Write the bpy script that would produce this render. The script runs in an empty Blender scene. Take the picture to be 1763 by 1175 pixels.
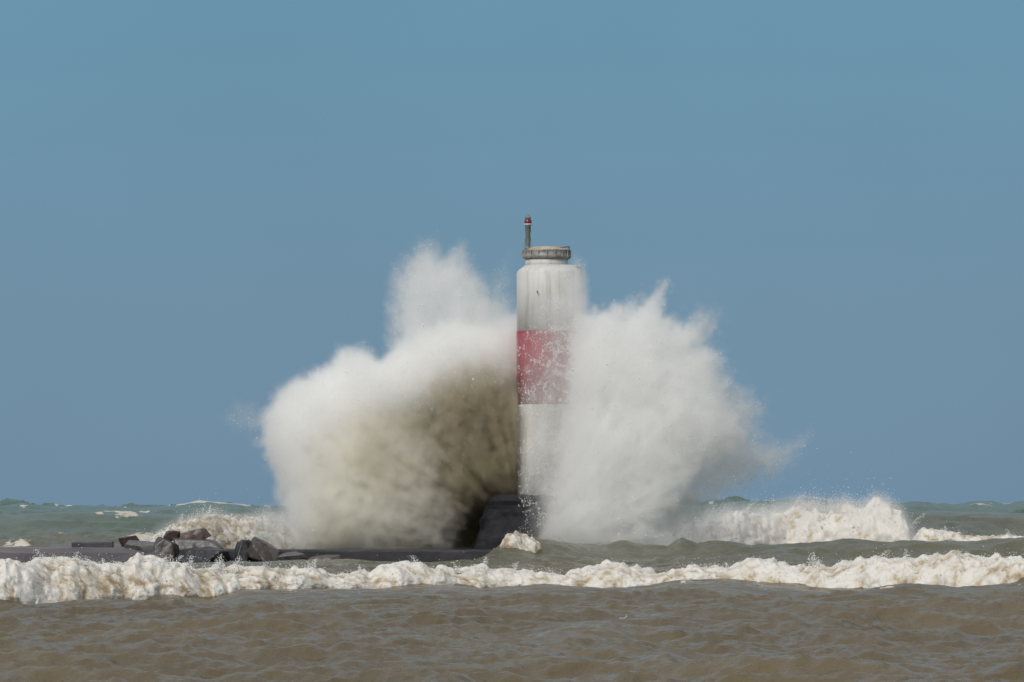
import bpy, bmesh, math, random
import numpy as np
R = math.radians
S = bpy.context.scene
COL = S.collection
rng = np.random.default_rng(7)
random.seed(7)

# ------------------------------------------------------------------ camera
CAM_H = 3.0            # metres above mean water
F = 10200.0            # focal length in photo pixels (1763 wide)
HY = 874.0             # photo row of the true horizon
cam = bpy.data.objects.new('camera', bpy.data.cameras.new('camera'))
COL.objects.link(cam)
cam.location = (0, 0, CAM_H)
cam.rotation_euler = (R(90) + math.atan((HY - 587.5) / F), 0, 0)
cam.data.sensor_width = 36.0
cam.data.lens = 36.0 * F / 1763.0
cam.data.clip_start = 1.0
cam.data.clip_end = 20000.0
S.camera = cam
S.view_settings.view_transform = 'Standard'
S.view_settings.look = 'None'
S.view_settings.exposure = 0.0
S.view_settings.gamma = 1.0
S.render.engine = 'CYCLES'
S.cycles.volume_bounces = 24
S.cycles.max_bounces = 24
S.cycles.diffuse_bounces = 3
S.cycles.use_denoising = True
S.cycles.volume_step_rate = 1.5


def P(px, py, Y):
    """world point at distance Y that the photograph shows at px, py"""
    return ((px - 881.5) / F * Y, Y, CAM_H + (HY - py) / F * Y)


# ------------------------------------------------------------------ sky + sun
SUN_EL, SUN_AZ = 38.0, -152.0      # azimuth from +Y, clockwise: behind the camera, to the left
world = bpy.data.worlds.new('World')
S.world = world
world.use_nodes = True
nt = world.node_tree
bg = nt.nodes['Background']
bg.inputs[1].default_value = 1.0
sky = nt.nodes.new('ShaderNodeTexSky')
sky.sky_type = 'NISHITA'
sky.sun_disc = False
sky.sun_elevation = R(SUN_EL)
sky.sun_rotation = R(SUN_AZ)
sky.air_density = 1.0
sky.dust_density = 1.0
skm = nt.nodes.new('ShaderNodeVectorMath'); skm.operation = 'SCALE'
skm.inputs[3].default_value = 0.05
nt.links.new(sky.outputs[0], skm.inputs[0])
tc = nt.nodes.new('ShaderNodeTexCoord')
sx = nt.nodes.new('ShaderNodeSeparateXYZ')
nt.links.new(tc.outputs['Generated'], sx.inputs[0])
rp = nt.nodes.new('ShaderNodeValToRGB')     # storm-grey sky, by elevation
nt.links.new(sx.outputs[2], rp.inputs[0])
cr = rp.color_ramp
stops = [(0.0, (.158, .270, .388)), (0.035, (.150, .276, .398)), (0.085, (.128, .292, .420)),
         (0.13, (.25, .33, .39)), (0.28, (.42, .45, .47)), (1.0, (.46, .48, .50))]
cr.elements[0].position = 0.0; cr.elements[0].color = stops[0][1] + (1,)
cr.elements[1].position = 1.0; cr.elements[1].color = stops[-1][1] + (1,)
for p_, c_ in stops[1:-1]:
    e = cr.elements.new(p_); e.color = c_ + (1,)
# faint uneven cloud in the grey
ns = nt.nodes.new('ShaderNodeTexNoise'); ns.inputs['Scale'].default_value = 14.0
ns.inputs['Detail'].default_value = 3.0
nt.links.new(tc.outputs['Generated'], ns.inputs['Vector'])
nm = nt.nodes.new('ShaderNodeMapRange')
nm.inputs[1].default_value = .3; nm.inputs[2].default_value = .7
nm.inputs[3].default_value = .97; nm.inputs[4].default_value = 1.03
nt.links.new(ns.outputs[0], nm.inputs[0])
cm = nt.nodes.new('ShaderNodeVectorMath'); cm.operation = 'SCALE'
nt.links.new(rp.outputs[0], cm.inputs[0]); nt.links.new(nm.outputs[0], cm.inputs[3])
mx = nt.nodes.new('ShaderNodeMix'); mx.data_type = 'RGBA'
mx.inputs[0].default_value = 0.9
nt.links.new(skm.outputs[0], mx.inputs[6]); nt.links.new(cm.outputs[0], mx.inputs[7])
nt.links.new(mx.outputs[2], bg.inputs[0])

sun = bpy.data.objects.new('sun', bpy.data.lights.new('sun', 'SUN'))
COL.objects.link(sun)
sun.data.energy = 2.75
sun.data.angle = R(22)
sun.data.color = (1.0, 0.96, 0.90)
el, az = R(SUN_EL), R(SUN_AZ)
sun.rotation_euler = (0, 0, 0)
from mathutils import Vector
sdir = Vector((math.sin(az) * math.cos(el), math.cos(az) * math.cos(el), math.sin(el)))
sun.rotation_euler = sdir.to_track_quat('Z', 'Y').to_euler()

# ------------------------------------------------------------------ noise (numpy)
_perm = rng.permutation(256).astype(np.int32)
_perm = np.concatenate([_perm, _perm])
_gr = rng.normal(size=(256, 3)).astype(np.float32)
_gr /= np.linalg.norm(_gr, axis=1, keepdims=True)


def perlin(x, y, z=None, seed=0):
    x = np.asarray(x, np.float32); y = np.asarray(y, np.float32)
    z = np.float32(seed * 13.37) + (np.zeros_like(x) if z is None else np.asarray(z, np.float32))
    shp = np.broadcast(x, y, z).shape
    x, y, z = [np.broadcast_to(a, shp).ravel() for a in (x, y, z)]
    out = np.empty(x.size, np.float32)
    CH = 400000
    for s in range(0, x.size, CH):
        a, b, c = x[s:s + CH], y[s:s + CH], z[s:s + CH]
        i, j, k = np.floor(a), np.floor(b), np.floor(c)
        fx, fy, fz = a - i, b - j, c - k
        i = i.astype(np.int32) & 255; j = j.astype(np.int32) & 255; k = k.astype(np.int32) & 255
        u = fx * fx * fx * (fx * (fx * 6 - 15) + 10)
        v = fy * fy * fy * (fy * (fy * 6 - 15) + 10)
        w = fz * fz * fz * (fz * (fz * 6 - 15) + 10)
        r = 0
        for di in (0, 1):
            pi = _perm[(i + di) & 255]; wu = u if di else 1 - u
            for dj in (0, 1):
                pj = _perm[(pi + j + dj) & 255]; wv = v if dj else 1 - v
                for dk in (0, 1):
                    g = _gr[_perm[(pj + k + dk) & 255]]
                    ww = w if dk else 1 - w
                    r = r + wu * wv * ww * (g[:, 0] * (fx - di) + g[:, 1] * (fy - dj) + g[:, 2] * (fz - dk))
        out[s:s + CH] = r
    return (out * 1.6).reshape(shp)


def fbm(x, y, z=None, octs=4, gain=.5, lac=2.03, seed=0, billow=False):
    r, a, f, t = 0, 1.0, 1.0, 0.0
    for o in range(octs):
        n = perlin(x * f, y * f, None if z is None else z * f, seed + o)
        if billow:
            n = 1 - 2.2 * np.abs(n)
        r = r + a * n; t += a
        a *= gain; f *= lac
    return r / t


def ss(a, b, x):
    t = np.clip((x - a) / (b - a), 0, 1)
    return t * t * (3 - 2 * t)


# ------------------------------------------------------------------ materials
def mat(name):
    m = bpy.data.materials.new(name); m.use_nodes = True
    t = m.node_tree
    return m, t, t.nodes, t.links, t.nodes['Principled BSDF']


def noise_node(t, scale, detail=4, rough=.55, coords='Object', stretch=None):
    n = t.nodes.new('ShaderNodeTexNoise'); n.inputs['Scale'].default_value = scale
    n.inputs['Detail'].default_value = detail; n.inputs['Roughness'].default_value = rough
    c = t.nodes.new('ShaderNodeTexCoord')
    if stretch:
        mp = t.nodes.new('ShaderNodeMapping'); mp.inputs['Scale'].default_value = stretch
        t.links.new(c.outputs[coords], mp.inputs[0]); t.links.new(mp.outputs[0], n.inputs['Vector'])
    else:
        t.links.new(c.outputs[coords], n.inputs['Vector'])
    return n


def ramp(t, src, stops):
    r = t.nodes.new('ShaderNodeValToRGB')
    e = r.color_ramp.elements
    e[0].position, e[0].color = stops[0][0], tuple(stops[0][1]) + (1,)
    e[1].position, e[1].color = stops[-1][0], tuple(stops[-1][1]) + (1,)
    for p_, c_ in stops[1:-1]:
        q = e.new(p_); q.color = tuple(c_) + (1,)
    t.links.new(src, r.inputs[0])
    return r.outputs[0]


def mixc(t, f, a, b):
    m = t.nodes.new('ShaderNodeMix'); m.data_type = 'RGBA'
    for s, v in ((0, f), (6, a), (7, b)):
        if hasattr(v, 'is_output'):
            t.links.new(v, m.inputs[s])
        else:
            m.inputs[s].default_value = v if s == 0 else tuple(v) + (1,)
    return m.outputs[2]


def mathn(t, op, a, b=None, clamp=False):
    m = t.nodes.new('ShaderNodeMath'); m.operation = op; m.use_clamp = clamp
    for i, v in enumerate((a, b)):
        if v is None:
            continue
        if hasattr(v, 'is_output'):
            t.links.new(v, m.inputs[i])
        else:
            m.inputs[i].default_value = v
    return m.outputs[0]


def bump(t, bsdf, src, dist, strength=1.0):
    b = t.nodes.new('ShaderNodeBump'); b.inputs['Distance'].default_value = dist
    b.inputs['Strength'].default_value = strength
    t.links.new(src, b.inputs['Height']); t.links.new(b.outputs[0], bsdf.inputs['Normal'])


def attr(t, name):
    a = t.nodes.new('ShaderNodeAttribute'); a.attribute_name = name
    return a.outputs['Fac']


def simple(name, c1, c2, scale, rough, bmp=0.0, detail=5, stretch=None, metallic=0.0):
    m, t, N, L, b = mat(name)
    n = noise_node(t, scale, detail, .6, stretch=stretch)
    L.new(ramp(t, n.outputs[0], [(.35, c1), (.65, c2)]), b.inputs['Base Color'])
    b.inputs['Roughness'].default_value = rough
    b.inputs['Metallic'].default_value = metallic
    if bmp:
        bump(t, b, n.outputs[0], bmp)
    return m


# water: silty brown inshore, green offshore; foam where the 'foam' attribute says
def make_water_mat():
    m, t, N, L, b = mat('silty_lake_water')
    green = attr(t, 'green'); foam = attr(t, 'foam')
    n1 = noise_node(t, .09, 4, .6, stretch=(1, .35, 1))
    base = mixc(t, ramp(t, n1.outputs[0], [(.3, (0, 0, 0)), (.7, (1, 1, 1))]), (.088, .067, .036), (.132, .104, .061))
    gcol = mixc(t, n1.outputs[0], (.028, .088, .070), (.055, .125, .100))
    c = mixc(t, green, base, gcol)
    n2 = noise_node(t, 1.6, 9, .68, stretch=(1, .55, 1.4))
    n3 = noise_node(t, .45, 3, .5)
    f = mathn(t, 'SUBTRACT', mathn(t, 'MULTIPLY', foam, 1.7), mathn(t, 'MULTIPLY', n2.outputs[0], 1.5))
    f = mathn(t, 'MULTIPLY', mathn(t, 'ADD', f, .18), 6.0, clamp=True)
    L.new(mixc(t, f, c, mixc(t, n3.outputs[0], (.46, .42, .34), (.62, .58, .52))), b.inputs['Base Color'])
    L.new(mathn(t, 'ADD', mathn(t, 'MULTIPLY', f, .5), .17), b.inputs['Roughness'])
    b.inputs['IOR'].default_value = 1.33
    b.inputs['Specular IOR Level'].default_value = .5
    w1 = noise_node(t, 1.1, 6, .62, stretch=(1, 1.0, 1))
    w2 = noise_node(t, 6.0, 4, .6, stretch=(1, .8, 1))
    h = mathn(t, 'ADD', w1.outputs[0], mathn(t, 'MULTIPLY', w2.outputs[0], .22))
    bump(t, b, h, .22, .7)
    return m


def make_foam_mat():
    m, t, N, L, b = mat('churned_foam')
    wet = attr(t, 'wet')
    n = noise_node(t, 2.4, 6, .65)
    k = mathn(t, 'ADD', wet, mathn(t, 'MULTIPLY', mathn(t, 'SUBTRACT', n.outputs[0], .5), 1.3))
    L.new(ramp(t, k, [(.22, (.66, .64, .605)), (.46, (.575, .535, .47)), (.66, (.42, .345, .24)), (.92, (.20, .15, .09))]),
          b.inputs['Base Color'])
    b.inputs['Roughness'].default_value = .7
    n2 = noise_node(t, 9.0, 5, .7)
    bump(t, b, n2.outputs[0], .05, .8)
    return m


MW = make_water_mat()
MF = make_foam_mat()
MDROP, _t, _n, _l, _b = mat('spray_water_white')
_b.inputs['Base Color'].default_value = (.86, .86, .85, 1)
_b.inputs['Roughness'].default_value = .6


# ------------------------------------------------------------------ object helpers
def tag(o, label=None, cat=None, group=None, kind=None):
    if label: o['label'] = label
    if cat: o['category'] = cat
    if group: o['group'] = group
    if kind: o['kind'] = kind
    return o


def link_mesh(name, me, m, parent=None, smooth=True):
    o = bpy.data.objects.new(name, me); COL.objects.link(o)
    if m: me.materials.append(m)
    if smooth:
        me.polygons.foreach_set('use_smooth', np.ones(len(me.polygons), bool))
    if parent: o.parent = parent
    return o


def bm_obj(name, bm, m, parent=None, smooth=False):
    me = bpy.data.meshes.new(name); bm.to_mesh(me); bm.free()
    return link_mesh(name, me, m, parent, smooth)


def empty(name, loc):
    o = bpy.data.objects.new(name, None); COL.objects.link(o); o.location = loc
    return o


def grid_mesh(name, V, wrap=False, attrs=None):
    """V: (nu, nv, 3) vertices"""
    nu, nv = V.shape[:2]
    me = bpy.data.meshes.new(name)
    idx = np.arange(nu * nv).reshape(nu, nv)
    q = np.stack([idx[:-1, :-1], idx[1:, :-1], idx[1:, 1:], idx[:-1, 1:]], -1).reshape(-1, 4)
    me.vertices.add(nu * nv); me.vertices.foreach_set('co', V.astype('f4').ravel())
    me.loops.add(q.size); me.loops.foreach_set('vertex_index', q.astype('i4').ravel())
    me.polygons.add(len(q)); me.polygons.foreach_set('loop_start', (np.arange(len(q)) * 4).astype('i4'))
    me.update(calc_edges=True)
    for k, a in (attrs or {}).items():
        me.attributes.new(k, 'FLOAT', 'POINT').data.foreach_set('value', a.astype('f4').ravel())
    return me


def lathe(bm, prof, n=48, loc=(0, 0, 0), cap=True, phase=0.0):
    rings = []
    for r, z in prof:
        rings.append([bm.verts.new((loc[0] + r * math.cos(2 * math.pi * (i + phase) / n),
                                    loc[1] + r * math.sin(2 * math.pi * (i + phase) / n), loc[2] + z)) for i in range(n)])
    for a, b in zip(rings, rings[1:]):
        for i in range(n):
            bm.faces.new((a[i], a[(i + 1) % n], b[(i + 1) % n], b[i]))
    if cap:
        bm.faces.new(rings[0][::-1]); bm.faces.new(rings[-1])


def box(bm, c, s, bev=0.0):
    r = bmesh.ops.create_cube(bm, size=1.0)
    for v in r['verts']:
        v.co = Vector((v.co.x * s[0] + c[0], v.co.y * s[1] + c[1], v.co.z * s[2] + c[2]))
    if bev:
        es = list({e for v in r['verts'] for e in v.link_edges})
        bmesh.ops.bevel(bm, geom=es, offset=bev, segments=2, affect='EDGES')


def tube(bm, a, b, r, n=10):
    a, b = Vector(a), Vector(b)
    d = b - a; q = d.to_track_quat('Z', 'Y')
    rs = []
    for p_ in (a, b):
        rs.append([bm.verts.new(p_ + q @ Vector((r * math.cos(2 * math.pi * i / n), r * math.sin(2 * math.pi * i / n), 0))) for i in range(n)])
    for i in range(n):
        bm.faces.new((rs[0][i], rs[0][(i + 1) % n], rs[1][(i + 1) % n], rs[1][i]))
    bm.faces.new(rs[0][::-1]); bm.faces.new(rs[1])


# ------------------------------------------------------------------ the lake
def ctl(px, pts, xs=None):
    a = np.array(pts, float)
    return np.interp(px, a[:, 0], a[:, 1])


# surf line nearest the camera (photo px -> distance, crest row, foot row)
SURF_Y = [(-600, 184), (0, 190), (400, 197), (900, 205), (1300, 204), (1763, 197), (2400, 192)]
SURF_T = [(-600, 968), (0, 966), (100, 960), (250, 962), (400, 968), (520, 976), (640, 979), (740, 968), (850, 973), (960, 976), (1060, 970), (1130, 977), (1220, 965),
          (1300, 966), (1420, 962), (1500, 962), (1580, 955), (1640, 942), (1690, 958), (1763, 952), (2400, 955)]
SURF_B = [(-600, 1040), (0, 1042), (90, 1048), (160, 1040), (230, 1038), (300, 1022), (360, 1030), (420, 1012), (520, 1010), (650, 1012), (760, 1008), (850, 1014), (920, 1006),
          (1000, 1008), (1100, 1010), (1160, 1000), (1250, 1000), (1330, 1010), (1440, 1018), (1540, 1016), (1620, 1022), (1700, 1018), (1763, 1014), (2400, 1015)]
FAR_A = [(-800, 875), (0, 879), (40, 872), (90, 878), (150, 875), (230, 880), (300, 876), (340, 868), (400, 872), (440, 876), (1100, 878), (1180, 876), (1250, 872), (1330, 866), (1395, 862), (1450, 868), (1520, 872), (1580, 869), (1640, 877), (1690, 870), (1730, 874), (1763, 869), (2500, 872)]
FAR_B = [(-800, 898), (0, 892), (200, 885), (350, 892), (500, 905), (1200, 900), (1500, 886), (1600, 882), (1763, 888), (2500, 890)]
# low brown swell crossing the foreground on the right
RID_Y = [(700, 112), (960, 130), (1200, 148), (1400, 158), (1763, 168), (2600, 180)]
RID_T = [(700, 1140), (960, 1096), (1200, 1064), (1330, 1048), (1400, 1040), (1550, 1026), (1763, 1018), (2600, 1005)]
# glassy olive wave in front of the lighthouse foot
OLV_Y = [(700, 268), (860, 284), (1100, 288), (1763, 280), (2400, 276)]
OLV_T = [(700, 985), (820, 972), (846, 950), (866, 930), (888, 921), (912, 923), (945, 930), (990, 943), (1030, 952), (1080, 944), (1110, 950), (1150, 952), (1172, 935), (1200, 946), (1240, 940), (1300, 946), (1400, 945), (1500, 942), (1763, 930), (2400, 930)]


def zrow(py, Y):
    return CAM_H + (HY - py) / F * Y


def water_height(x, y):
    """height of the lake, the open swell plus the individual waves of the photograph; also foam and green amounts"""
    px = 881.5 + x / np.maximum(y, 45.0) * F
    off = ss(300, 620, y)
    # open swell: warped, sharp-crested, running toward the camera
    wx = fbm(x / 60, y / 90, octs=2, seed=20)
    h = 0
    foam = np.zeros_like(h + x)
    for lam, amp, sd, slope in ((46, 1.0, 1, .12), (27, .5, 2, -.22), (13, .24, 3, .3)):
        ph = (y + slope * x) / lam * 2 * math.pi + 4.5 * fbm(x / (lam * 2.2), y / (lam * 2.6), octs=2, seed=30 + sd)
        c = np.exp(1.4 * (np.sin(ph) - 1))
        grp = .55 + .75 * fbm(x / (lam * 1.7), y / (lam * 2.5), octs=2, seed=50 + sd)
        h = h + amp * c * grp
    near = .30 + .80 * off
    h = h * near * 2.3 - .25
    # crests offshore break into small whitecaps
    wc = ss(.12, .42, fbm(x / 1.8, y / 11, octs=5, gain=.68, seed=77)) * ss(.4, 1.5, h) * off
    foam = np.maximum(foam, wc * .74)
    # wind chop
    chop = fbm(x / 3.3 + y / 14, y / 2.9, octs=5, gain=.56, seed=5, billow=True)
    chop2 = fbm(x / 7.5, y / 9.0, octs=2, seed=9)
    chop3 = fbm(x / 6.5 + .35 * y / 5, y / 3.6, octs=3, gain=.5, seed=13, billow=True)
    chops = (.24 * chop + .34 * chop2 + .36 * chop3) * (.85 + .9 * off)
    h = h + chops
    h = h + .15 * fbm(x / 1.7, y / 1.5, octs=3, gain=.55, seed=15, billow=True) * ss(300, 200, y)
    h = h + off * (.85 * fbm(x / 9, y / 15, octs=4, gain=.6, seed=18, billow=True))
    # big green rollers standing up against the sky
    for Yr, pts, wf in ((540, FAR_A, 16), (430, FAR_B, 12)):
        zt = zrow(ctl(px, pts), Yr)
        d = y - Yr - 14 * perlin(x / 40, y * 0, seed=int(Yr))
        k = np.exp(-(d / np.where(d < 0, wf, wf * 1.3)) ** 2)
        h = h * (1 - .75 * k) + k * zt * .97
        foam = np.maximum(foam, k ** 4 * ss(.08, .35, fbm(x / 5, y / 9, octs=4, gain=.6, seed=91 + int(Yr))) * .72)
    # --- surf line
    Yc = ctl(px, SURF_Y) + 1.2 * perlin(x / 5, y * 0, seed=3)
    zt = zrow(ctl(px, SURF_T), Yc)
    d = y - Yc
    w = np.where(d < 0, 1.8, 9.0)
    k = np.exp(-(d / w) ** 2)
    k3 = ss(1.5, -2.2, d) * ss(-38, -12, d)
    h = h * (1 - .84 * k3) + k3 * (zrow(ctl(px, SURF_B), Yc - 2.5) - .22 + .35 * chops)
    h = h * (1 - .6 * k) + (zt - .62) * k
    foam = np.maximum(foam, k * (ss(-420, -520, px) + ss(2180, 2280, px)) * 1.1)
    # --- olive wave
    Yc = ctl(px, OLV_Y)
    zt = zrow(ctl(px, OLV_T), Yc)
    d = y - Yc
    w = np.where(d < 0, 3.4, 4.2)
    k = np.exp(-(d / w) ** 2) * ss(790, 880, px)
    h = h * (1 - .8 * k) + (zt - .05 + .55 * chops + .22 * perlin(x / 2.3, y / 9, seed=88)) * k
    foam = np.maximum(foam, k * ss(.2, .8, fbm(x / 2.2, y / 5, octs=4, seed=61)) * .75)
    # --- low ridge crossing the foreground at the right
    Yc = ctl(px, RID_Y) + 2.5 * perlin(x / 2.2, y * 0 + .4, seed=8)
    zt = zrow(ctl(px, RID_T), Yc)
    d = y - Yc
    gx1 = ss(820, 1020, px)
    k = np.exp(-(d / np.where(d < 0, 17, 3.6)) ** 2) * gx1
    h = h * (1 - .75 * k) + (zt + .45 * chops) * k
    foam = np.maximum(foam, np.exp(-((d + .2) / .8) ** 2) * gx1 * (.02 + .62 * ss(-.05, .5, fbm(x / .9, y / 2.2, octs=4, gain=.65, seed=66))))
    # --- foot trough and trail of foam just ahead of the surf
    # left foreground swell face
    Yc = 96 + .9 * (x + 6)
    d = y - Yc
    h = h + .25 * np.exp(-(d / 5) ** 2) * ss(4, -2, x)
    foam = np.maximum(foam, .5 * ss(.1, .55, fbm(x / 1.1, y / 4.5, octs=4, gain=.65, seed=69)) * ss(-26, -3, y - ctl(px, SURF_Y)) * ss(0, -3, y - ctl(px, SURF_Y)))
    # streaky foam behind the surf line and around the pier
    dS = y - ctl(px, SURF_Y)
    st = ss(-.1, .6, fbm(x / 3.2, y / 10, octs=4, seed=71))
    foam = np.maximum(foam, st * ss(0, 8, dS) * ss(70, 25, dS) * .55)
    st2 = ss(-.15, .55, fbm(x / 4.5, y / 14, octs=4, seed=72))
    foam = np.maximum(foam, st2 * ss(296, 312, y) * ss(420, 345, y) * .75)
    green = np.clip(ss(330, 480, y) + .15 * wx * off, 0, 1) * (1 - .45 * ss(1100, 1763, px) * ss(600, 380, y))
    green = np.maximum(green, .26 * ss(255, 275, y))
    # calm the water under pier and tower so nothing swamps the slab
    pier = ss(20, 0, np.abs(y - 300) - 3) * ss(1000, 860, px)
    h = h * (1 - .7 * pier)
    return h, foam, green


ys = [45.0]
while ys[-1] < 9000:
    y_ = ys[-1]
    st = .11 + .00000 * y_ if y_ < 120 else (.13 if y_ < 230 else (.2 if y_ < 330 else .2 + (y_ - 330) * .0045))
    ys.append(y_ + max(st, .0013 * y_ * (y_ < 120)))
ys = np.concatenate([np.linspace(-400, 40, 40), np.array(ys)])
_o = .135 + np.geomspace(.001, 4.5, 150)
us = np.concatenate([-_o[::-1], np.linspace(-.135, .135, 1100), _o])
GY, GU = np.meshgrid(ys, us, indexing='ij')
GX = GU * np.maximum(GY, 45.0)
h, foam, green = water_height(GX, GY)
h = h * ss(6000, 2500, GY)
me = grid_mesh('lake_water', np.stack([GX, GY, h], -1), attrs={'foam': foam, 'green': green})
print('water verts', GY.size)
lake = link_mesh('lake_water', me, MW)
tag(lake, 'choppy lake water, silty brown near the shore and green offshore', 'water', kind='structure')


# ------------------------------------------------------------------ foam bodies (broken water)
CL = []


def foam_strip(name, px0, px1, Yf, Tf, Bf, depth, lump=.22, scale=.75, du=.05, rows=90, seed=0, taper=60, lean=.5, wet0=0.0, clots=4, clot=.013, gain=.60):
    pc = .5 * (px0 + px1)
    Ym = float(ctl(pc, Yf))
    n = int((px1 - px0) / F * Ym / du)
    px = np.linspace(px0, px1, n)
    Y = ctl(px, Yf) + .5 * perlin(px / 60, px * 0, seed=seed)
    T = ctl(px, Tf); B = ctl(px, Bf)
    zt = zrow(T, Y); zb = zrow(B, Y - depth)
    x = (px - 881.5) / F * Y
    env = ss(px0, px0 + taper, px) * ss(px1, px1 - taper, px)
    zt = zt + lump * (.5 * perlin(x / 1.3, x * 0 + .3, seed=seed + 71) + .4 * perlin(x / .3, x * 0 + .3, seed=seed + 72))
    zt = zb + (zt - lump * .45 - zb) * (.15 + .85 * env) - (1 - env) * .15
    t = np.linspace(0, 1, rows)
    X, Tt = np.meshgrid(x, t, indexing='ij')
    Yg, _ = np.meshgrid(Y, t, indexing='ij')
    H = (zt - zb)[:, None]
    th = -0.5 + Tt * (math.pi + .9)            # from behind and below, over the crest, down the front
    yy = Yg + depth * (.08 + .92 * env[:, None]) * .9 * np.cos(th) - lean * depth * 0
    zz = zb[:, None] + H * np.clip(np.sin(th), -.5, 1) ** 1 * (1 - 0.0)
    nyv, nzv = np.cos(th), np.sin(th)
    wx_ = .4 * scale * fbm(X / scale * 1.7, yy / scale * 1.7, zz / scale * 1.7, octs=2, seed=seed + 51)
    wz_ = .4 * scale * fbm(X / scale * 1.7 + 7, yy / scale * 1.7, zz / scale * 1.7, octs=2, seed=seed + 52)
    b = fbm((X + wx_) / scale, yy / scale, (zz + wz_) / scale, octs=6, gain=gain, seed=seed, billow=True)
    b = .62 - b
    big = fbm(X / (scale * 3.2), yy / (scale * 3.2), zz / (scale * 3), octs=2, seed=seed + 9)
    disp = lump * (b * .8 + big * 1.3) * (.35 + .65 * env[:, None]) * np.minimum(1, H / .6 + .3)
    jx = fbm(X / scale + 9, yy / scale, zz / scale, octs=3, seed=seed + 20) * lump * .6
    V = np.stack([X + jx, yy + nyv * disp, zz + nzv * disp - lump * .25], -1)
    wet = wet0 + np.clip(.50 - b * .75 - big * .35, 0, 1) + .28 * ss(.75, 1, Tt) * (fbm(X / 1.4, zz / 1.4, octs=2, seed=seed + 3) > -.1)
    wet = wet + .34 * fbm(X / 2.4, yy / 2.4, zz / 1.3, octs=3, seed=seed + 44)
    me = grid_mesh(name, V, attrs={'wet': wet})
    # clots of froth flung off the surface, gathered in patches
    n = int(clots * (px1 - px0))
    iu = rng.integers(0, V.shape[0], n * 3); iv = rng.integers(int(rows * .25), rows, n * 3)
    pv = V[iu, iv]
    keep = rng.random(n * 3) < ss(-.25, .55, fbm(pv[:, 0] / .5, pv[:, 1] / .5, pv[:, 2] / .35, octs=3, seed=seed + 31)) * env[iu]
    iu, iv, pv = iu[keep][:n], iv[keep][:n], pv[keep][:n]
    off_ = rng.exponential(.05, len(pv))[:, None]
    nn = np.stack([rng.normal(0, .4, len(pv)), nyv[iu, iv], nzv[iu, iv]], -1)
    pv = pv + nn * off_ + rng.normal(0, .02, pv.shape)
    szz = np.clip(rng.lognormal(math.log(clot), .45, len(pv)), .008, .09)
    CL.append((pv, szz))
    return link_mesh(name, me, MF), (x, Y, zt, zb, env)


def droplets(name, pos, size, stretch=None, m=None):
    """tiny irregular water drops (tetrahedra) as one mesh"""
    n = len(pos)
    tet = np.array([(1, 1, 1), (1, -1, -1), (-1, 1, -1), (-1, -1, 1)], 'f4') * .6
    q = rng.normal(size=(n, 4)); q /= np.linalg.norm(q, axis=1, keepdims=True)
    w, x, y, z = q.T
    Rm = np.stack([1 - 2 * (y * y + z * z), 2 * (x * y - z * w), 2 * (x * z + y * w),
                   2 * (x * y + z * w), 1 - 2 * (x * x + z * z), 2 * (y * z - x * w),
                   2 * (x * z - y * w), 2 * (y * z + x * w), 1 - 2 * (x * x + y * y)], -1).reshape(n, 3, 3)
    v = np.einsum('nij,kj->nki', Rm, tet) * size[:, None, None]
    if stretch is not None:
        d = stretch / (np.linalg.norm(stretch, axis=1, keepdims=True) + 1e-9)
        k = np.linalg.norm(stretch, axis=1)
        proj = np.einsum('nki,ni->nk', v, d)
        v = v + proj[..., None] * d[:, None, :] * k[:, None, None]
    v = v + pos[:, None, :]
    me = bpy.data.meshes.new(name)
    me.vertices.add(n * 4); me.vertices.foreach_set('co', v.astype('f4').ravel())
    f = (np.array([(0, 1, 2), (0, 3, 1), (0, 2, 3), (1, 3, 2)])[None] + (np.arange(n) * 4)[:, None, None]).reshape(-1, 3)
    me.loops.add(f.size); me.loops.foreach_set('vertex_index', f.astype('i4').ravel())
    me.polygons.add(len(f)); me.polygons.foreach_set('loop_start', (np.arange(len(f)) * 3).astype('i4'))
    me.update(calc_edges=True)
    return link_mesh(name, me, m or MDROP, smooth=False)


def crest_drops(info, n, hmax, seed=0, spread=.5, size=(.008, .024), njets=0, jet=.8):
    x, Y, zt, zb, env = info
    i = rng.integers(0, len(x), n * 3)
    keep = rng.random(n * 3) < env[i] * ss(-.3, .6, perlin(x[i] / 2.0, x[i] * 0, seed=seed)) + .08
    i = i[keep][:n]; m = len(i)
    hh = rng.exponential(hmax * .3, m)
    f = rng.random(m)
    pos = np.stack([x[i] + rng.normal(0, .15, m), Y[i] + rng.normal(0, spread, m),
                    zt[i] - .12 + hh * (.4 + f)], -1)
    sz = rng.uniform(*size, m)
    ps, szs = [pos], [sz]
    for j in range(njets):
        k = rng.integers(0, len(x))
        hj = jet * rng.uniform(.35, 1); mm = int(160 * hj / .5)
        t = rng.random(mm) ** 1.3
        lx = rng.normal(0, .5)
        wj = .04 + .10 * rng.random()
        ps.append(np.stack([x[k] + lx * t * hj + rng.normal(0, 1, mm) * wj * (1 - .5 * t),
                            Y[k] - rng.random() + rng.normal(0, wj, mm), zt[k] - .2 + t * hj], -1))
        szs.append(rng.uniform(.010, .030, mm) * (1.2 - .6 * t))
    return np.concatenate(ps), np.concatenate(szs)


surf, info_s = foam_strip('surf_foam', -500, 2260, SURF_Y, SURF_T, SURF_B, 2.5, lump=.27, scale=.9, du=.045, rows=120, seed=100)
tag(surf, 'long low line of tumbling cream foam crossing the whole water in front of the pier', 'foam', kind='stuff')

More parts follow.
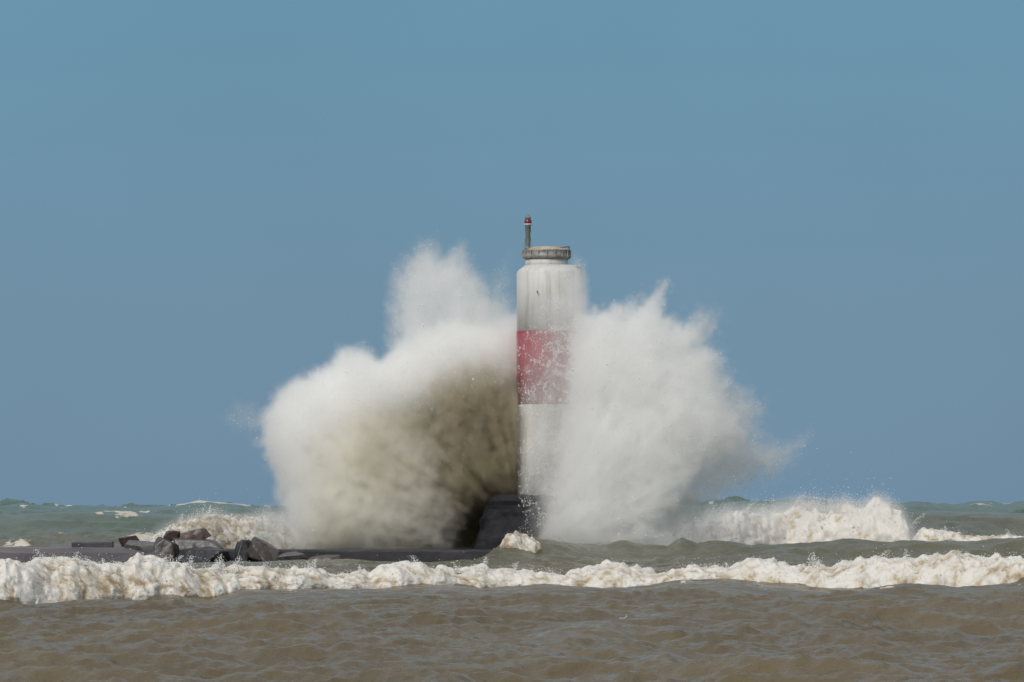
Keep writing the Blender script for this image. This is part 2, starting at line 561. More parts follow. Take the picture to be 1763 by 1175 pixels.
# white breaker right of the tower, with a thin shoulder on its left and a tail on its right
BRK_Y = [(1000, 322), (1350, 332), (1600, 326), (1763, 318), (1900, 315)]
BRK_T = [(1040, 930), (1150, 903), (1200, 893), (1260, 880), (1325, 880), (1355, 868), (1385, 864), (1410, 870), (1450, 866), (1475, 871), (1505, 862), (1530, 868), (1560, 888), (1600, 908), (1640, 922), (1700, 928), (1740, 925), (1800, 940)]
BRK_B = [(1040, 960), (1200, 958), (1340, 955), (1600, 955), (1650, 945), (1763, 945), (1800, 946)]
brk, info_b = foam_strip('breaker_foam', 1080, 1600, BRK_Y, BRK_T, BRK_B, 2.6, lump=.42, scale=1.5, du=.06, rows=110, seed=140, taper=50, clots=5, clot=.025, gain=.52, wet0=-.12)
tag(brk, 'tall white breaker of tumbling foam standing right of the tower spray', 'foam', kind='stuff')
TAIL_T = [(1560, 900), (1620, 913), (1680, 922), (1735, 917), (1763, 924), (1850, 930)]
TAIL_B = [(1560, 935), (1700, 938), (1760, 942)]
tl, info_t = foam_strip('foam_crest', 1560, 1830, [(1500, 318), (1763, 318)], TAIL_T, TAIL_B, 1.3, lump=.2, scale=.8, du=.06, rows=60, seed=160, taper=30)
tag(tl, 'thin white foam crest trailing off right of the tall breaker', 'foam', kind='stuff')
# churned foam wave behind the boulders, left of the spray
LFT_Y = [(200, 322), (600, 330)]
LFT_T = [(215, 918), (260, 912), (300, 898), (345, 886), (400, 886), (460, 888), (520, 896), (600, 900)]
LFT_B = [(215, 930), (300, 935), (600, 945)]
lf, info_l = foam_strip('wave_foam', 230, 600, LFT_Y, LFT_T, LFT_B, 2.2, lump=.34, scale=1.3, du=.06, rows=90, seed=180, taper=70, wet0=.20, clots=22, clot=.028)
tag(lf, 'streaky dull foam wave heaving up behind the boulders left of the spray', 'foam', kind='stuff')
# wash over the slab at the far left
WSH_T = [(0, 976), (60, 962), (110, 956), (170, 966), (230, 972), (300, 976)]
WSH_B = [(0, 984), (300, 984)]
ws, info_w = foam_strip('wash_foam', 20, 320, [(0, 286), (400, 286)], WSH_T, WSH_B, .8, lump=.16, scale=.7, du=.05, rows=60, seed=200, taper=40)
tag(ws, 'white wash of foam running up the pier slab at its shore end', 'foam', kind='stuff')
# curl cap on the olive wave
CAP_T = [(845, 950), (858, 927), (874, 914), (895, 912), (915, 918), (935, 927), (960, 942)]
CAP_B = [(855, 945), (880, 940), (905, 960), (930, 945), (950, 950)]
cp, info_c = foam_strip('curl_foam', 850, 945, [(800, 282), (1000, 283)], CAP_T, CAP_B, 1.1, lump=.22, scale=.6, du=.04, rows=70, seed=220, taper=24, wet0=.14)
tag(cp, 'small creamy curl of foam on the olive wave at the foot of the dark base', 'foam', kind='stuff')

P1, S1 = crest_drops(info_s, 2600, .35, seed=1, njets=70, jet=.6)
P2, S2 = crest_drops(info_b, 4500, 1.0, seed=2, size=(.012, .035), njets=10, jet=1.0)
P3, S3 = crest_drops(info_l, 1800, .7, seed=3, size=(.012, .035), njets=10, jet=.9)
P4, S4 = crest_drops(info_w, 400, .4, seed=4, njets=8, jet=.5)
P5, S5 = crest_drops(info_t, 600, .4, seed=5, njets=4, jet=.6)
MCLOT = simple('froth', (.42, .37, .29), (.66, .645, .61), 1.3, .7)
for (pv, szz), nm_, lb in zip(CL, ('surf_froth', 'breaker_froth', 'crest_froth', 'wave_froth', 'wash_froth', 'curl_froth'),
                              ('froth clots torn off the long near surf line', 'froth clots torn off the tall right breaker', 'froth clots on the thin trailing crest far right',
                               'froth clots on the streaky wave behind the boulders', 'froth clots on the wash over the grey pier slab', 'froth clots on the small curl at the dark base')):
    tag(droplets(nm_, pv, szz, m=MCLOT), lb, 'froth', kind='stuff')
o = droplets('surf_droplets', np.concatenate([P1, P4]), np.concatenate([S1, S4]))
tag(o, 'drops and thin spikes of water tossed up along the near surf line', 'spray', kind='stuff')
o = droplets('breaker_droplets', np.concatenate([P2, P3, P5]), np.concatenate([S2, S3, S5]))
tag(o, 'fine drops blown off the foam crests behind the pier', 'spray', kind='stuff')

# ------------------------------------------------------------------ pier
MCON = simple('wet_concrete', (.085, .077, .088), (.15, .135, .148), .8, .42, .05, 8, stretch=(.35, 1, 1.2))
MCOND = simple('dark_wet_concrete', (.018, .018, .022), (.042, .040, .046), 1.0, .38, .04, 8)
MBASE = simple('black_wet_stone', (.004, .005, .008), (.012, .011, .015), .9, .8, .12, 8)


def slab(name, x0, x1, y0, y1, z0, z1, m, n=60, seed=0, rough=.05, lip=.12):
    """long weathered block: section swept along x with worn edges"""
    bm = bmesh.new()
    sec = [(y0, z0), (y0 + .02, z1 - lip), (y0 + lip, z1), ((y0 + y1) / 2, z1 + .04), (y1 - lip, z1), (y1, z1 - lip), (y1, z0)]
    rings = []
    for i in range(n + 1):
        t = i / n; x = x0 + (x1 - x0) * t
        rings.append([bm.verts.new((x, y + rough * float(perlin(x * .9, y, z, seed)), z + rough * .8 * float(perlin(x * .7 + 5, y, z, seed + 1)))) for y, z in sec])
    for a, b in zip(rings, rings[1:]):
        for i in range(len(sec) - 1):
            bm.faces.new((a[i], a[i + 1], b[i + 1], b[i]))
    bm.faces.new(rings[0]); bm.faces.new(rings[-1][::-1])
    bmesh.ops.recalc_face_normals(bm, faces=bm.faces)
    return bm_obj(name, bm, m, smooth=False)


YP = 297.0
x_a = P(300, 0, YP)[0]; x_b = P(488, 0, YP)[0]; x_c = P(880, 0, YP)[0]
z_t = zrow(944, YP)
w = slab('pier_slab', P(-700, 0, YP)[0], x_a, YP, YP + 6, -1.2, z_t, MCON, 90, 1, .06, .25)
tag(w, 'long grey concrete pier slab on the left, awash below the boulders', 'pier')
w = slab('pier_walkway', x_a + .1, x_c, YP + .6, YP + 6, -1.2, zrow(947, YP), MCOND, 80, 2, .04, .1)
tag(w, 'dark wet flat pier leading from the boulders to the tower base', 'pier')
w = slab('stone_plank', P(120, 0, YP)[0], P(190, 0, YP)[0], YP + 1.4, YP + 3.0, z_t + .02, zrow(934, YP), MCOND, 12, 3, .03, .05)
tag(w, 'thin flat dark stone slab lying on the grey pier, left of all boulders', 'stone slab')


# ------------------------------------------------------------------ boulders
def boulder(label, x0, y0, x1, y1, Y, cols, seed, depth=None, tilt=0.0, flat=0, group='boulders piled on the pier'):
    r_ = np.random.default_rng(seed)
    cx, _, z1 = P((x0 + x1) / 2, y0, Y); z0 = zrow(y1, Y)
    hx = (x1 - x0) / F * Y / 2; hz = (z1 - z0) / 2
    hy = depth or max(hx * .75, hz)
    bm = bmesh.new()
    bmesh.ops.create_icosphere(bm, subdivisions=5, radius=1)
    co = np.array([v.co[:] for v in bm.verts])
    ax6 = np.concatenate([np.eye(3), -np.eye(3)]) + r_.normal(0, .22, (6, 3))
    pn = np.concatenate([ax6, r_.normal(size=(7, 3))]); pn /= np.linalg.norm(pn, axis=1, keepdims=True)
    pd = np.concatenate([r_.uniform(.52, .66, 6), r_.uniform(.66, .85, 7)])
    dots = co @ pn.T
    rr = np.where(dots > .05, pd[None] / np.maximum(dots, .05), 9)
    k = 45.0
    rad = -np.log(np.sum(np.exp(-k * np.minimum(rr, 1.3)), 1) + math.exp(-k * 1.05)) / k
    co = co * rad[:, None]
    co = co / np.abs(co).max(0)
    co = co * (hx, hy, hz)
    nrm = co / np.linalg.norm(co, axis=1, keepdims=True)
    co += nrm * (fbm(co[:, 0] * 2.2 + seed, co[:, 1] * 2.2, co[:, 2] * 2.2, octs=4, seed=seed)[:, None] * .045)
    ca, sa = math.cos(tilt), math.sin(tilt)
    co = np.stack([co[:, 0] * ca - co[:, 2] * sa, co[:, 1], co[:, 0] * sa + co[:, 2] * ca], -1)
    for v, c in zip(bm.verts, co):
        v.co = c
    m = simple('boulder_rock', [c * .55 for c in cols[0]], [c * .68 for c in cols[1]], 1.7, .4, .05, 8)
    o = bm_obj('boulder', bm, m, smooth=True)
    o.location = (cx, Y, (z0 + z1) / 2)
    tag(o, label, 'boulder', group)


GREY = ((.10, .10, .105), (.19, .185, .185)); DRED = ((.030, .020, .020), (.085, .050, .047)); BRN = ((.050, .039, .036), (.105, .084, .078))
DBL = ((.018, .019, .026), (.050, .046, .055)); RBR = ((.07, .042, .036), (.16, .105, .09)); GRD = ((.055, .052, .055), (.13, .12, .12))
boulder('dark red boulder peeking out behind the pale grey flat boulder', 204, 920, 242, 946, 300.5, DRED, 11, tilt=.25)
boulder('broad pale grey flat topped boulder at the left end of the pile', 203, 927, 292, 968, 298.0, GREY, 12, tilt=-.12)
boulder('brown upright boulder between the pale grey and the wide grey boulder', 262, 924, 312, 972, 297.6, BRN, 13)
boulder('small dark red boulder perched on the left part of the pile', 282, 913, 312, 932, 298.6, DRED, 14)
boulder('reddish brown flat boulder topmost on the pile', 311, 911, 366, 934, 299.0, RBR, 15, tilt=.1)
boulder('wide dark grey boulder under the reddish topmost one', 298, 926, 392, 958, 298.3, GRD, 16)
boulder('long blue black boulder at the front of the pile by the foam', 302, 940, 408, 975, 296.6, DBL, 17, tilt=-.04)
boulder('tall black boulder standing alone right of the pile', 403, 923, 436, 972, 297.4, DBL, 18)
boulder('brown boulder leaning against the tall black one', 420, 932, 484, 974, 296.9, BRN, 19, tilt=-.42)
boulder('low grey brown boulder left of two on the waterline', 470, 950, 534, 978, 296.3, GRD, 20)
boulder('low dark rounded boulder furthest right on the waterline', 526, 953, 588, 980, 296.3, ((.06, .05, .048), (.12, .10, .09)), 21)

# ------------------------------------------------------------------ lighthouse
TX, TY = P(947, 0, 302)[0], 302.0
lh = empty('lighthouse', (TX, TY, 0))
tag(lh, 'round white harbour light tower with one red band, engulfed by spray', 'lighthouse')
k_ = TY / F
zb_, zt_ = zrow(852, TY), zrow(470, TY)
RT = 57.5 * k_


def make_paint(name, c, grime, flakes, fc):
    m, t, N, L, b = mat(name)
    n = noise_node(t, 1.2, 8, .65, stretch=(3.2, 3.2, .28))
    n2 = noise_node(t, 5.5, 6, .7)
    s = ramp(t, n.outputs[0], [(.50, (0, 0, 0)), (.74, (1, 1, 1))])
    col = mixc(t, mathn(t, 'MULTIPLY', s, grime), c, (.22, .18, .14))
    f = ramp(t, n2.outputs[0], [(flakes, (0, 0, 0)), (flakes + .04, (1, 1, 1))])
    L.new(mixc(t, f, col, fc), b.inputs['Base Color'])
    b.inputs['Roughness'].default_value = .55
    bump(t, b, n2.outputs[0], .02)
    return m


MPW = make_paint('weathered_white_paint', (.56, .555, .54), .45, .70, (.40, .36, .31))
MPR = make_paint('weathered_red_paint', (.25, .024, .048), .25, .72, (.62, .45, .45))
zr0, zr1 = zrow(697, TY), zrow(571, TY)
bm = bmesh.new(); lathe(bm, [(RT, zb_ - .4), (RT, zr0)], 64); bm_obj('lower_wall', bm, MPW, lh, True)
bm = bmesh.new(); lathe(bm, [(RT + .01, zr0), (RT + .01, zr1)], 64); bm_obj('red_band', bm, MPR, lh, True)
bm = bmesh.new(); lathe(bm, [(RT, zr1), (RT, zt_), (RT - .08, zt_ + .12), (RT - .42, zrow(457, TY))], 64); bm_obj('upper_wall', bm, MPW, lh, True)
MGAL = simple('galvanised_steel', (.16, .16, .155), (.33, .32, .29), 2.5, .5, .01, 6)
MCAP = simple('rusty_cream_deck', (.50, .46, .38), (.36, .26, .14), 1.6, .6, .01, 6)
gx = (941 - 947) * k_
RG = 41 * k_
bm = bmesh.new()
lathe(bm, [(RG - .12, zrow(460, TY)), (RG - .12, zrow(446, TY))], 48, (gx, 0, 0)); bm_obj('drum', bm, MPW, lh, True)
bm = bmesh.new()
lathe(bm, [(RG - .1, zrow(446, TY)), (RG, zrow(445, TY)), (RG + .02, zrow(440, TY)), (RG - .04, zrow(438, TY)), (RG - .02, zrow(433, TY)), (RG + .03, zrow(431, TY)), (RG - .1, zrow(431, TY))], 48, (gx, 0, 0))
g = bm_obj('gallery_ring', bm, MGAL, lh, True)
bm = bmesh.new(); box(bm, (0, 0, 0), (.05, .07, .34), .01)
br = bm_obj('ring_bracket', bm, MGAL, g)
for i in range(18):
    a = 2 * math.pi * (i + .5) / 18
    b2 = br if i == 0 else br.copy()
    if i: COL.objects.link(b2); b2.parent = g
    b2.location = (gx + (RG + .03) * math.cos(a), (RG + .03) * math.sin(a), zrow(438, TY)); b2.rotation_euler = (0, 0, a)
bm = bmesh.new()
lathe(bm, [(RG - .06, zrow(431, TY)), (RG - .12, zrow(430, TY)), (.75, zrow(425.5, TY)), (.3, zrow(424.3, TY)), (.02, zrow(424, TY))], 48, (gx, 0, 0))
bm_obj('roof', bm, MCAP, lh, True)
# bent handrail at the right of the top
bm = bmesh.new()
xr = (979 - 947) * k_
tube(bm, (xr - .5, -.5, zrow(427, TY)), (xr + .05, -.35, zrow(425.5, TY)), .03)
tube(bm, (xr + .02, -.35, zrow(425, TY)), (xr + .02, -.35, zrow(447, TY)), .035)
tube(bm, (xr - .5, -.5, zrow(427, TY)), (xr - .5, -.5, zrow(431.5, TY)), .03)
MRUST = simple('rusted_iron', (.10, .05, .03), (.22, .12, .07), 4, .7, .01)
bm_obj('handrail', bm, MRUST, lh)
bm = bmesh.new()
box(bm, ((993 - 947) * k_, -.55, zrow(462, TY)), (.50, .16, .10), .02)
tube(bm, ((989 - 947) * k_, -.55, zrow(463, TY)), ((980 - 947) * k_, -.30, zrow(472, TY)), .03)
bm_obj('bracket', bm, MRUST, lh)
# ladder hoops / streak fixtures on the wall
bm = bmesh.new()
for py in (500, 508, 516):
    pass
box(bm, ((925 - 947) * k_, -RT - .02, zrow(505, TY)), (.06, .06, .14), .02)
bm_obj('wall_fitting', bm, MRUST, lh)
# lamp post and lantern
px_ = (909 - 947) * k_
post = bmesh.new()
lathe(post, [(.17, zrow(431, TY)), (.17, zrow(427, TY)), (.10, zrow(426, TY)), (.13, zrow(424, TY)), (.125, zrow(400, TY)), (.16, zrow(398.5, TY)), (.14, zrow(390, TY)), (.20, zrow(388, TY)), (.20, zrow(386.5, TY))], 20, (px_, -.35, 0))
MPOST = simple('grey_green_post', (.10, .12, .11), (.20, .22, .20), 5, .5, .01)
po = bm_obj('lamp_post', post, MPOST, lh, True)
MLENS, t_, _, _, b_ = mat('red_lantern_glass'); b_.inputs['Base Color'].default_value = (.17, .03, .045, 1); b_.inputs['Roughness'].default_value = .2
bm = bmesh.new(); lathe(bm, [(.13, zrow(386.5, TY)), (.185, zrow(385, TY)), (.19, zrow(380, TY)), (.13, zrow(378, TY))], 20, (px_, -.35, 0)); bm_obj('lantern', bm, MLENS, po, True)
MWHT = simple('lantern_white', (.55, .55, .53), (.65, .65, .63), 5, .4)
bm = bmesh.new(); lathe(bm, [(.205, zrow(388, TY)), (.215, zrow(387, TY)), (.205, zrow(386, TY))], 20, (px_, -.35, 0)); bm_obj('lantern_collar', bm, MWHT, po, True)
bm = bmesh.new(); lathe(bm, [(.145, zrow(378, TY)), (.15, zrow(374.5, TY)), (.10, zrow(373.5, TY)), (.06, zrow(371, TY)), (.01, zrow(369.5, TY))], 20, (px_, -.35, 0)); bm_obj('lantern_cap', bm, MPOST, po, True)
# guy wires on the post
bm = bmesh.new()
for dx in (-.22, .22):
    tube(bm, (px_ + dx * .3, -.35, zrow(399, TY)), (px_ + dx, -.35, zrow(428, TY)), .012, 6)
bm_obj('stay_wire', bm, MPOST, po)

# dark foundation
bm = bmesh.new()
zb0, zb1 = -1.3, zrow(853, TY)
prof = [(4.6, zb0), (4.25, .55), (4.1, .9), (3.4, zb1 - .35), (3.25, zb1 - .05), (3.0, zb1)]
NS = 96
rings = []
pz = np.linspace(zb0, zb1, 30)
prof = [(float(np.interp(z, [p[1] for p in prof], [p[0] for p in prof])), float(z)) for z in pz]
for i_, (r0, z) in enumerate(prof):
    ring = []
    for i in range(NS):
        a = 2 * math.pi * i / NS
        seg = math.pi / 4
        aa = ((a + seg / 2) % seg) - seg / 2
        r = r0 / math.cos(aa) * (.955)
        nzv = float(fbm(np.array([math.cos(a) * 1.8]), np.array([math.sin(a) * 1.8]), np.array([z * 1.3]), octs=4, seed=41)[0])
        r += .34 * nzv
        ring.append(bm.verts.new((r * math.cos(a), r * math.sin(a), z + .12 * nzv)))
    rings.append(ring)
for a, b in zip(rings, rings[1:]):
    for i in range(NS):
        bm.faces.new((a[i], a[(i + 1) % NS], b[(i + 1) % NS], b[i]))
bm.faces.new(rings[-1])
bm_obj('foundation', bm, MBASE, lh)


# ------------------------------------------------------------------ the burst of spray
VOX = .095
X0, X1, Y0, Y1, Z0, Z1 = -15.6, 16.2, 291.5, 310.0, .3, 17.9
nx, ny, nz = int((X1 - X0) / VOX), int((Y1 - Y0) / (VOX * 1.5)), int((Z1 - Z0) / VOX)
gx_ = np.linspace(X0, X1, nx, dtype='f4'); gy_ = np.linspace(Y0, Y1, ny, dtype='f4'); gz_ = np.linspace(Z0, Z1, nz, dtype='f4')
print('voxels', nx, ny, nz, nx * ny * nz)


def poly_dist(poly, xx, zz):
    """signed distance (metres, + inside) on the xz grid to an outline in world metres"""
    p = np.array([(P(a, b, 300.0)[0], P(a, b, 300.0)[2]) for a, b in poly])
    q = np.roll(p, -1, 0)
    best = np.full(xx.shape, 1e9); ins = np.zeros(xx.shape, bool)
    for (ax, az_), (bx, bz) in zip(p, q):
        ex, ez = bx - ax, bz - az_
        t = np.clip(((xx - ax) * ex + (zz - az_) * ez) / (ex * ex + ez * ez + 1e-9), 0, 1)
        best = np.minimum(best, np.hypot(xx - ax - t * ex, zz - az_ - t * ez))
        c = ((az_ > zz) != (bz > zz)) & (xx < (bx - ax) * (zz - az_) / (bz - az_ + 1e-12) + ax)
        ins ^= c
    return np.where(ins, best, -best)


GXX, GZZ = np.meshgrid(gx_, gz_, indexing='ij')
G3 = np.meshgrid(gx_, gy_, gz_, indexing='ij')
# shared noise fields
cxw, czw = TX - 1.0, 1.0
ang = np.arctan2(G3[2] - czw, G3[0] - cxw); rad = np.hypot(G3[2] - czw, G3[0] - cxw)
B_LO = fbm(G3[0] / 3.2, G3[1] / 3.2, G3[2] / 3.2, octs=2, seed=300)
STF = fbm(ang * 17.0, G3[1] / 1.0, rad / 4.5, octs=2, gain=.6, seed=340)
B_FI = fbm(G3[0] / .55 + B_LO, G3[1] / .9, G3[2] / .55 + B_LO, octs=2, gain=.6, seed=330)
B_HI = fbm(G3[0] / 1.15, G3[1] / 1.15, G3[2] / 1.15, octs=3, gain=.6, seed=310, billow=True)
STK = fbm(ang * 6.0 + .25 * B_LO, G3[1] / 1.5, rad / 3.0, octs=4, gain=.68, seed=320)      # streaks radiating from the foot of the tower


def puff(poly, yc, ry, Redge, soft, dens, a_lo, a_hi, a_st):
    D = poly_dist(poly, GXX, GZZ)[:, None, :].astype('f4')
    e = 1 - np.clip(D / Redge, -3, 1)
    q = np.sqrt(np.maximum(e, 0) ** 2 + ((G3[1] - yc) / ry) ** 2)
    s = (1 - q) * Redge + a_lo * B_LO + a_hi * (.35 - B_HI) + .14 * soft + a_st * .8 * STF + a_st * STK + a_hi * .75 * B_FI
    return dens * ss(0, soft, s)


MAIN_L = [(505, 960), (480, 900), (452, 820), (440, 765), (446, 710), (470, 668), (505, 632), (560, 622), (580, 594), (618, 592), (650, 606), (700, 570), (760, 548), (890, 535), (985, 550), (985, 720), (900, 720), (860, 800), (800, 860), (780, 960)]
PLUME = [(650, 660), (662, 545), (672, 480), (698, 432), (735, 402), (765, 422), (800, 402), (808, 440), (838, 485), (880, 512), (905, 540), (900, 660)]
MAIN_R = [(895, 960), (910, 800), (950, 690), (965, 600), (990, 545), (1040, 524), (1075, 530), (1110, 506), (1140, 498), (1148, 540), (1190, 560), (1205, 590), (1240, 608), (1236, 650), (1262, 700), (1290, 745), (1262, 790), (1215, 822), (1180, 850), (1150, 900), (1158, 960)]
WISP_R = [(1100, 940), (1160, 700), (1160, 560), (1200, 520), (1236, 545), (1232, 600), (1270, 650), (1312, 690), (1310, 735), (1352, 755), (1392, 745), (1385, 780), (1350, 820), (1290, 850), (1230, 880), (1170, 940)]
VEIL = [(880, 960), (895, 760), (880, 600), (895, 540), (960, 500), (990, 440), (1012, 450), (1016, 530), (1060, 560), (1060, 960)]
BASE_L = [(430, 940), (420, 880), (470, 860), (520, 850), (560, 960), (440, 960)]
BASE_R = [(1100, 955), (1140, 880), (1200, 860), (1300, 880), (1330, 940), (1300, 955)]
VEIL_L = [(800, 600), (820, 480), (880, 420), (900, 560)]
WISP_L = [(378, 720), (400, 690), (440, 680), (470, 720), (450, 760), (400, 745)]
SILT_SHADE = [(600, 780), (640, 700), (720, 650), (830, 610), (985, 630), (985, 800), (960, 860), (820, 870), (760, 960), (640, 960), (700, 800)]
BACK_SHADE = [(740, 960), (770, 860), (800, 740), (850, 680), (990, 680), (990, 960)]
SILT2 = [(520, 960), (500, 860), (520, 760), (600, 700), (700, 690), (780, 760), (800, 880), (780, 960)]

xg = G3[0] - (TX - RT)                       # metres right of the tower's left flank
white = puff(MAIN_L, 303.6, 3.4, 2.0, 1.5, 1.7, .6, .42, .18)
white = np.maximum(white, puff(PLUME, 305.0, 1.8, 1.3, 2.4, 1.5, .6, .4, .7))
white = np.maximum(white, puff(MAIN_R, 298.4, 3.2, 1.6, 1.6, 1.5, .5, .70, .62))
white = np.maximum(white, puff(WISP_R, 299.5, 2.2, 1.6, 2.4, 1.0, .3, 1.0, .7) * ss(-.3, .5, B_HI + .5 * STK))
white = np.maximum(white, puff(BASE_L, 303.0, 1.6, 1.0, 1.6, .6, .4, .4, .2))
white = np.maximum(white, puff(BASE_R, 304.0, 2.0, 1.2, 2.0, .4, .4, .5, .3))
white = np.maximum(white, puff(VEIL_L, 305.0, 1.5, 1.2, 2.0, .22, .4, .3, .2))
white = np.maximum(white, puff(WISP_L, 303.0, 1.2, .8, 2.0, .25, .4, .5, .3))
silt_shade_s = puff(SILT_SHADE, 302.4, 2.8, 2.4, 2.0, 1.0, .5, .35, .7)  # brown silt, with the shade under the plume put into its colour
milk_s = puff(SILT2, 301.6, 2.6, 2.4, 2.0, 1.0, .5, .4, .6) * (1 - .8 * silt_shade_s)
white *= 1 - .85 * np.maximum(silt_shade_s, milk_s)
silt_shade = silt_shade_s * 2.8 * ss(-.42, .42, .60 * STK + .55 * B_LO + .38 * B_FI + .2 * (.35 - B_HI))
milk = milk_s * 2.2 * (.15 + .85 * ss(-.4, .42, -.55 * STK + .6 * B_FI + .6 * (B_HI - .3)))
silt_shade = np.maximum(silt_shade, milk_s * 1.0 * ss(.0, .5, .3 * STK + .8 * B_LO + .6 * B_FI))
# hollow in front of the dark foundation
gap = ss(1.0, .4, np.hypot((G3[0] - P(862, 0, 300)[0]) / 2.4, (G3[2] - P(0, 905, 300)[2]) / 1.9))
gap = gap * ss(303.6, 302.6, G3[1])
for v_ in (white, silt_shade, milk):
    v_ *= 1 - .97 * gap
silt_shade = np.maximum(silt_shade, puff(BACK_SHADE, 306.4, 2.2, 1.4, 1.2, 3.0, .4, .3, .5))  # shade left of the foundation, put in as dark spray behind it
# in front of the tower only a veil, thickening to the right
inf = ss(302.6, 301.6, G3[1]) * ss(-.05, .12, xg)
xs = 2.35 - 1.5 * ss(6.0, 2.0, G3[2])
white *= 1 - inf * ss(xs + 2.1, xs - .8, xg)
silt_shade *= 1 - inf; milk *= 1 - inf
vd = ss(880, 975, 881.5 + G3[0] / 300 * F) * .50 + .10
vlow = ss(11.5, 3.0, G3[2])
veil = puff(VEIL, 299.3 - 1.8 * ss(4.4, 3.2, G3[2]), 1.3, .7, 1.2, 1.0, .3, .3, .3) * (vd * (1.0 + 2.3 * vlow + 1.6 * ss(2.3, 3.4, xg))) * (.45 + .75 * ss(-.5, .6, B_HI + .4 * STK))
veil = veil * (1 - ss(4.2, 3.2, G3[2]) * ss(2.4, .2, xg + .5 * B_LO + .4 * B_FI))
white = np.maximum(white, veil)
for a_ in (white, silt_shade, milk):
    a_[0] = a_[-1] = 0; a_[:, 0] = a_[:, -1] = 0; a_[:, :, -1] = 0


def volume_mat(name, col, aniso=.2):
    m = bpy.data.materials.new(name); m.use_nodes = True
    t = m.node_tree; t.nodes.clear()
    o_ = t.nodes.new('ShaderNodeOutputMaterial'); pv = t.nodes.new('ShaderNodeVolumePrincipled')
    t.links.new(pv.outputs[0], o_.inputs['Volume'])
    pv.inputs['Color'].default_value = col + (1,); pv.inputs['Density'].default_value = 1.0
    pv.inputs['Anisotropy'].default_value = aniso
    return m


def volume_obj(name, dens, m):
    """a real fog volume: the density array rides on a point mesh and a Volume Cube node reads it voxel by voxel"""
    sel = np.argwhere(dens > 1e-3)
    a0 = np.maximum(sel.min(0) - 1, 0); a1 = np.minimum(sel.max(0) + 2, dens.shape)
    dens = dens[a0[0]:a1[0], a0[1]:a1[1], a0[2]:a1[2]]
    ax = (gx_[a0[0]:a1[0]], gy_[a0[1]:a1[1]], gz_[a0[2]:a1[2]])
    n3 = dens.shape
    me = bpy.data.meshes.new(name)
    co = np.stack(np.meshgrid(*ax, indexing='ij'), -1)
    me.vertices.add(dens.size); me.vertices.foreach_set('co', co.astype('f4').ravel())
    me.attributes.new('d', 'FLOAT', 'POINT').data.foreach_set('value', np.ascontiguousarray(dens, dtype='f4').ravel())
    o = bpy.data.objects.new(name, me); COL.objects.link(o)
    me.materials.append(m)
    ng = bpy.data.node_groups.new(name, 'GeometryNodeTree')
    ng.interface.new_socket('Geometry', in_out='INPUT', socket_type='NodeSocketGeometry')
    ng.interface.new_socket('Geometry', in_out='OUTPUT', socket_type='NodeSocketGeometry')
    N = ng.nodes.new; L = ng.links.new
    gi = N('NodeGroupInput'); go = N('NodeGroupOutput'); vc = N('GeometryNodeVolumeCube'); sm = N('GeometryNodeSetMaterial')
    sm.inputs['Material'].default_value = m
    lo = [float(a[0]) for a in ax]; hi = [float(a[-1]) for a in ax]
    vc.inputs['Min'].default_value = lo; vc.inputs['Max'].default_value = hi
    for k, n in zip('XYZ', n3):
        vc.inputs['Resolution ' + k].default_value = n
    pos = N('GeometryNodeInputPosition'); sep = N('ShaderNodeSeparateXYZ'); L(pos.outputs[0], sep.inputs[0])

    def M(op, a, b):
        n = N('ShaderNodeMath'); n.operation = op
        for i, v in enumerate((a, b)):
            if v is None: continue
            if isinstance(v, (int, float)): n.inputs[i].default_value = v
            else: L(v, n.inputs[i])
        return n.outputs[0]
    ii = []
    for k, n in enumerate(n3):
        tt = M('DIVIDE', M('SUBTRACT', sep.outputs[k], lo[k]), hi[k] - lo[k])
        ii.append(M('ROUND', M('MULTIPLY', tt, float(n - 1)), None))
    idx = M('ADD', M('MULTIPLY', M('ADD', M('MULTIPLY', ii[0], float(n3[1])), ii[1]), float(n3[2])), ii[2])
    na = N('GeometryNodeInputNamedAttribute'); na.data_type = 'FLOAT'; na.inputs[0].default_value = 'd'
    si = N('GeometryNodeSampleIndex'); si.data_type = 'FLOAT'; si.domain = 'POINT'; si.clamp = True
    L(gi.outputs[0], si.inputs['Geometry']); L(na.outputs['Attribute'], si.inputs['Value']); L(idx, si.inputs['Index'])
    L(si.outputs[0], vc.inputs['Density']); L(vc.outputs[0], sm.inputs['Geometry']); L(sm.outputs[0], go.inputs[0])
    o.modifiers.new('fog', 'NODES').node_group = ng
    return o


o = volume_obj('spray_cloud', white, volume_mat('white_spray', (.9985, .998, .995)))
tag(o, 'huge white burst of spray thrown up around the tower', 'spray', kind='stuff')
o = volume_obj('silt_shade_spray', silt_shade, volume_mat('silty_shade_spray', (.62, .57, .44)))
tag(o, 'brown silty water and shade put into the spray left of the tower', 'spray', kind='stuff')

o = volume_obj('milky_spray', milk, volume_mat('milky_spray', (.99, .982, .95)))
tag(o, 'cream coloured milky spray low in the burst above the dark walkway', 'spray', kind='stuff')

# drops inside and around the burst, densest where the spray is
prob = (white ** .7).astype('f8')
edge = white * (white < 1.2)
prob = prob * .02 + edge * 1.0
c = np.cumsum(prob.ravel()); c /= c[-1]
ND = 170000
i = np.searchsorted(c, rng.random(ND))
i = np.clip(i, 0, c.size - 1)
ix, iy, iz = np.unravel_index(i, white.shape)
pos = np.stack([gx_[ix], gy_[iy], gz_[iz]], -1) + rng.uniform(-.5, .5, (ND, 3)) * (VOX, VOX * 1.5, VOX)
dv = pos - np.array([TX - .5, 300, .5]); dv /= np.linalg.norm(dv, axis=1, keepdims=True)
sz = np.clip(rng.lognormal(math.log(.0085), .5, ND), .004, .04)
st_ = dv * rng.uniform(0, 2.5, ND)[:, None]
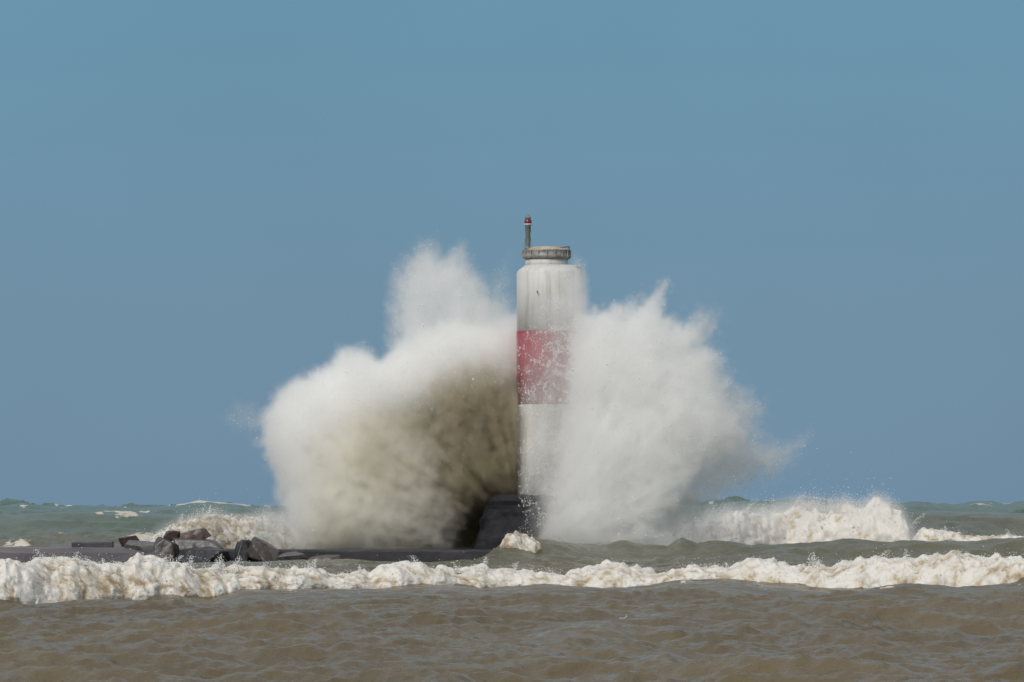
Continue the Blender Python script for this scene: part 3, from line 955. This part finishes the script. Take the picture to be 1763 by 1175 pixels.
# gouts of drops hanging just before the tower
m_ = 80000
qx = rng.uniform(TX - RT + .05, TX + RT + .3, m_); qz = rng.uniform(1.5, 12.2, m_); qy = rng.uniform(299.2, 300.1, m_)
kp = rng.random(m_) < ss(.40, .8, fbm(qx / .8 + .4 * qz, .5 + .31 * qx - .2 * qz, qz / .6 - .3 * qx, octs=4, gain=.65, seed=401, billow=True)) * (.12 + .88 * ss(-1.6 + .8 * perlin(qz * 1.3, qz * 0 + .5), 1.0, qx - TX))
qy = qy - 1.9 * ss(4.4, 3.4, qz)
qx, qy, qz = qx[kp], qy[kp], qz[kp]
q3 = np.stack([qx, qy, qz], -1); d3 = q3 - np.array([TX - .5, 300, .5]); d3 /= np.linalg.norm(d3, axis=1, keepdims=True)
pos = np.concatenate([pos, q3]); sz = np.concatenate([sz, np.clip(rng.lognormal(math.log(.013), .4, len(q3)), .006, .035)])
st_ = np.concatenate([st_, d3 * rng.uniform(0, 3, len(q3))[:, None]])
o = droplets('spray_droplets', pos, sz, st_)
tag(o, 'countless fine drops flying through the burst round the tower', 'spray', kind='stuff')

# mist blown off the breakers behind the pier
def mist_grid(name, info, h0, dens, seed, label, m):
    global gx_, gy_, gz_
    x, Y, zt, zb, env = info
    v = .12
    gx_ = np.arange(x[0] - 1, x[-1] + 1.5, v, dtype='f4')
    gy_ = np.arange(Y.min() - 3.2, Y.max() + 3, v * 2.5, dtype='f4')
    gz_ = np.arange(zb.min() - .3, zt.max() + 2.2, v, dtype='f4')
    A, B, C = np.meshgrid(gx_, gy_, gz_, indexing='ij')
    Zc = np.interp(A, x, zt); Yc = np.interp(A, x, Y); E = np.interp(A, x, env)
    n1 = fbm(A / 1.3, B / 1.3, C / 1.0, octs=4, gain=.6, seed=seed)
    up = C - Zc
    d = dens * E * ss(h0, -.4, up + .9 * n1 * h0) * ss(3.1, 1.8, np.abs(B - Yc)) * ss(-.6, .5, n1)
    d[0] = d[-1] = 0; d[:, 0] = d[:, -1] = 0; d[:, :, 0] = d[:, :, -1] = 0
    tag(volume_obj(name, d, m), label, 'spray', kind='stuff')


VMIST = bpy.data.materials['white_spray']
mist_grid('breaker_mist', info_b, .9, .65, 501, 'soft white mist smoking off the tall breaker on the right', VMIST)
mist_grid('wave_mist', info_l, .7, .45, 502, 'thin mist over the foam wave behind the boulders', VMIST)
